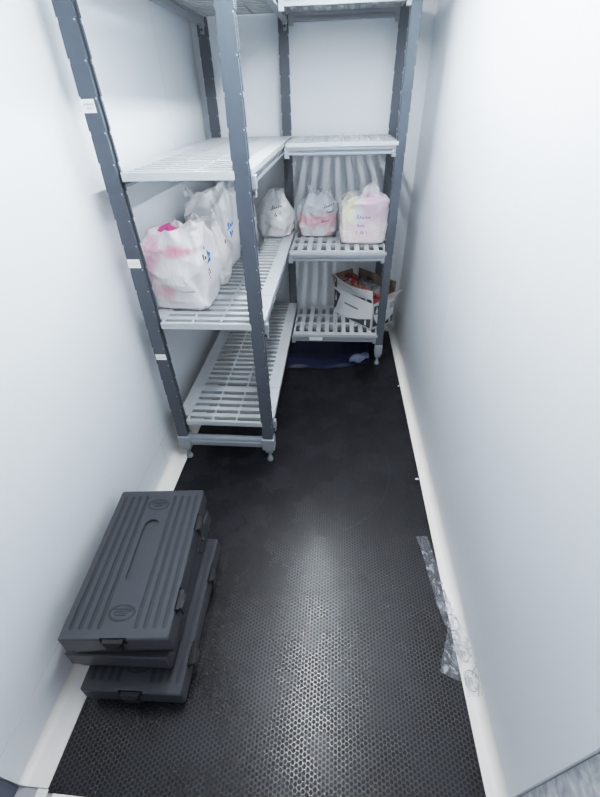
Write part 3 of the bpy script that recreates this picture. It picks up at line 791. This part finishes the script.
# ------------------------------------------------------------------ navy sheet on the floor under the back unit
m = MB()
def sheet(a, b):
    x = -.43+.76*a*(1-.0*b) + .10*b*(1-a)
    yf = 2.815+.075*a+.05*max(0, a-.72)/.28+.012*math.sin(a*9)
    y = yf+(3.42-yf)*b
    z = .016+.018*noise.noise(Vector((x*5, y*4, .3)))+.020*max(0, 1-abs(b-.22)/.16)*(.6+.4*math.sin(a*6+1))+.012*math.sin(a*11+b*3)*(1-b)*.5
    if b < .04: z = .004+.004*math.sin(a*23)
    return (x, y, max(.003, z))
m.grid(sheet, 60, 40, M['tarp'])
sh = m.build('plastic_sheet', None, True); tag(sh, 'crumpled navy blue sheet lying on the mat under the back unit', 'sheet')
m = MB()
def fold(a, b):
    x = .150+.175*a; y = 2.905+.05*a-.01*math.sin(a*5)+b*(.095*(math.sin(PI*min(1, a*.9+.02))))
    z = .034+.030*b+.014*math.sin(PI*b)+.012*math.sin(a*9+b*6)
    return (x, y, z)
m.grid(fold, 22, 12, M['tarp_light'])
q = m.build('turned_corner', sh, True); q['label'] = 'pale underside of the turned-back corner'

# ------------------------------------------------------------------ clear film with oval prints by the right trim
def film_strip(path, w, label, seed, ovals=(), lift=.006):
    """path = [(x, y, z)], a narrow crinkled ribbon of clear film"""
    P = [Vector(p) for p in path]
    cum = [0]
    for a, b in zip(P, P[1:]): cum.append(cum[-1]+(b-a).length)
    def at(t):
        s = t*cum[-1]
        for i in range(len(P)-1):
            if s <= cum[i+1]+1e-9: k = (s-cum[i])/(cum[i+1]-cum[i]); return P[i].lerp(P[i+1], k), (P[i+1]-P[i]).normalized()
        return P[-1], (P[-1]-P[-2]).normalized()
    def f(a, b, up=0):
        p, d = at(a); side = Vector((d.y, -d.x, 0)).normalized(); s = (b-.5)
        ww = w*(1+.10*noise.noise(Vector((a*6, seed, 0))))
        q = p+side*s*ww
        q.z += lift*(.3+1.1*abs(noise.noise(Vector((a*5, b*1.2, seed)))))+.002+up
        zf = trim_z(q.x)
        q.z = max(q.z, zf+.002+up)
        return q
    m = MB(); m.grid(lambda a, b: tuple(f(a, b)), 50, 8, M['film'])
    o = m.build('packing_film', None, True); tag(o, label, 'film', 'clear packing film strips')
    for (t, ra, rb) in ovals:
        m = MB()
        pts = [f(t+ra*math.cos(2*PI*k/24), .5+rb*math.sin(2*PI*k/24), .0015) for k in range(25)]
        m.tube(pts, .0011, M['ink_film'], 4)
        for row, n in ((.10, 5), (-.12, 3)):
            for k in range(n):
                a0 = t+ra*(-.55+1.1*(k+.5)/n)*.9*(n/5)
                c = f(a0, .5+row, .0015); c2 = f(a0, .5+row+.12, .0015)
                m.tube([c, (c+c2)/2, c2], .0014, M['ink_film'], 4)
        m.build('oval_print', o)
    return o
def trim_z(x):
    if x < .556: return 0
    r = .0308; k = max(0, (x-(XR-r))/r); return .002+.055*(1-math.sqrt(max(0, 1-min(k, 1)**2)))
film_strip([(.503, 1.245, 0), (.520, 1.12, 0), (.533, .98, 0), (.550, .86, .004)], .056, 'clear film strip lying on the mat edge, farthest end of the litter', 1.3, [(.10, .085, .36), (.80, .085, .40)])
film_strip([(.540, .93, .0), (.556, .84, .006), (.574, .77, .008), (.587, .70, .012)], .066, 'clear film strip with oval print lying over the white trim', 4.1, [(.50, .15, .42)])
film_strip([(.574, .800, .010), (.500, .612, 0)], .056, 'clear film strip slanting from the trim onto the mat', 7.7, [(.26, .15, .42)], .006)
film_strip([(.574, .745, .012), (.530, .600, 0)], .040, 'crumpled clear film end beside the slanting strip', 9.2, [], .010)
film_strip([(.578, .735, .012), (.585, .660, .010), (.589, .595, .010), (.591, .545, .010)], .052, 'clear film strip flat on the white trim with an oval mark, nearest the doorway', 11.4, [(.22, .16, .40), (.72, .19, .42)], .001)

# small white scraps on the mat edge
for i, (x, y, s, lab) in enumerate(((.546, 2.62, .010, 'tiny white scrap at the mat edge near the back unit foot'), (.541, 1.645, .013, 'tiny white scrap at the right mat edge along the aisle'))):
    m = MB(); m.prism([(x-s, y-s*.4), (x+s*.2, y-s*.6), (x+s, y+.1*s), (x+s*.3, y+s*.6), (x-s*.7, y+s*.5)], 0, .004, M['scrap'], .8)
    tag(m.build('paper_scrap'), lab, 'scrap')

# ------------------------------------------------------------------ light, camera
w = bpy.data.worlds.new('World'); scene.world = w; w.use_nodes = True
bg = w.node_tree.nodes['Background']; bg.inputs[0].default_value = (.86, .92, 1.0, 1); bg.inputs[1].default_value = .58

TONE = [(0, 0), (.01, .016), (.05, .100), (.19, .45), (.40, .715), (.70, .87), (1, .94)]
scene.view_settings.view_transform = 'Standard'; scene.view_settings.look = 'None'
scene.view_settings.exposure = 0; scene.view_settings.gamma = 1
# a phone camera's tone curve: lifted mid-tones, rolled-off highlights
scene.view_settings.use_curve_mapping = True
cm = scene.view_settings.curve_mapping; cm.white_level = (2, 2, 2)
cv = cm.curves[3]
for x, y in TONE[1:-1]: cv.points.new(x, y)
cv.points[0].location = TONE[0]; cv.points[len(cv.points)-1].location = TONE[-1]
cm.update()

pt_, yw, rl, f_, hc = .6545, -.0978, -.0307, 391.36, 1.8636
F = Vector((math.sin(yw)*math.cos(pt_), math.cos(yw)*math.cos(pt_), -math.sin(pt_)))
R0 = Vector((math.cos(yw), -math.sin(yw), 0)); U0 = R0.cross(F)
R1 = R0*math.cos(rl)+U0*math.sin(rl); U1 = -R0*math.sin(rl)+U0*math.cos(rl)
cam = bpy.data.cameras.new('Camera'); co = bpy.data.objects.new('Camera', cam); COL.objects.link(co)
cam.sensor_fit = 'HORIZONTAL'; cam.sensor_width = 36; cam.lens = 36*f_/600; cam.clip_start = .02
co.matrix_world = Matrix(((R1.x, U1.x, -F.x, 0), (R1.y, U1.y, -F.y, 0), (R1.z, U1.z, -F.z, hc), (0, 0, 0, 1)))
scene.camera = co
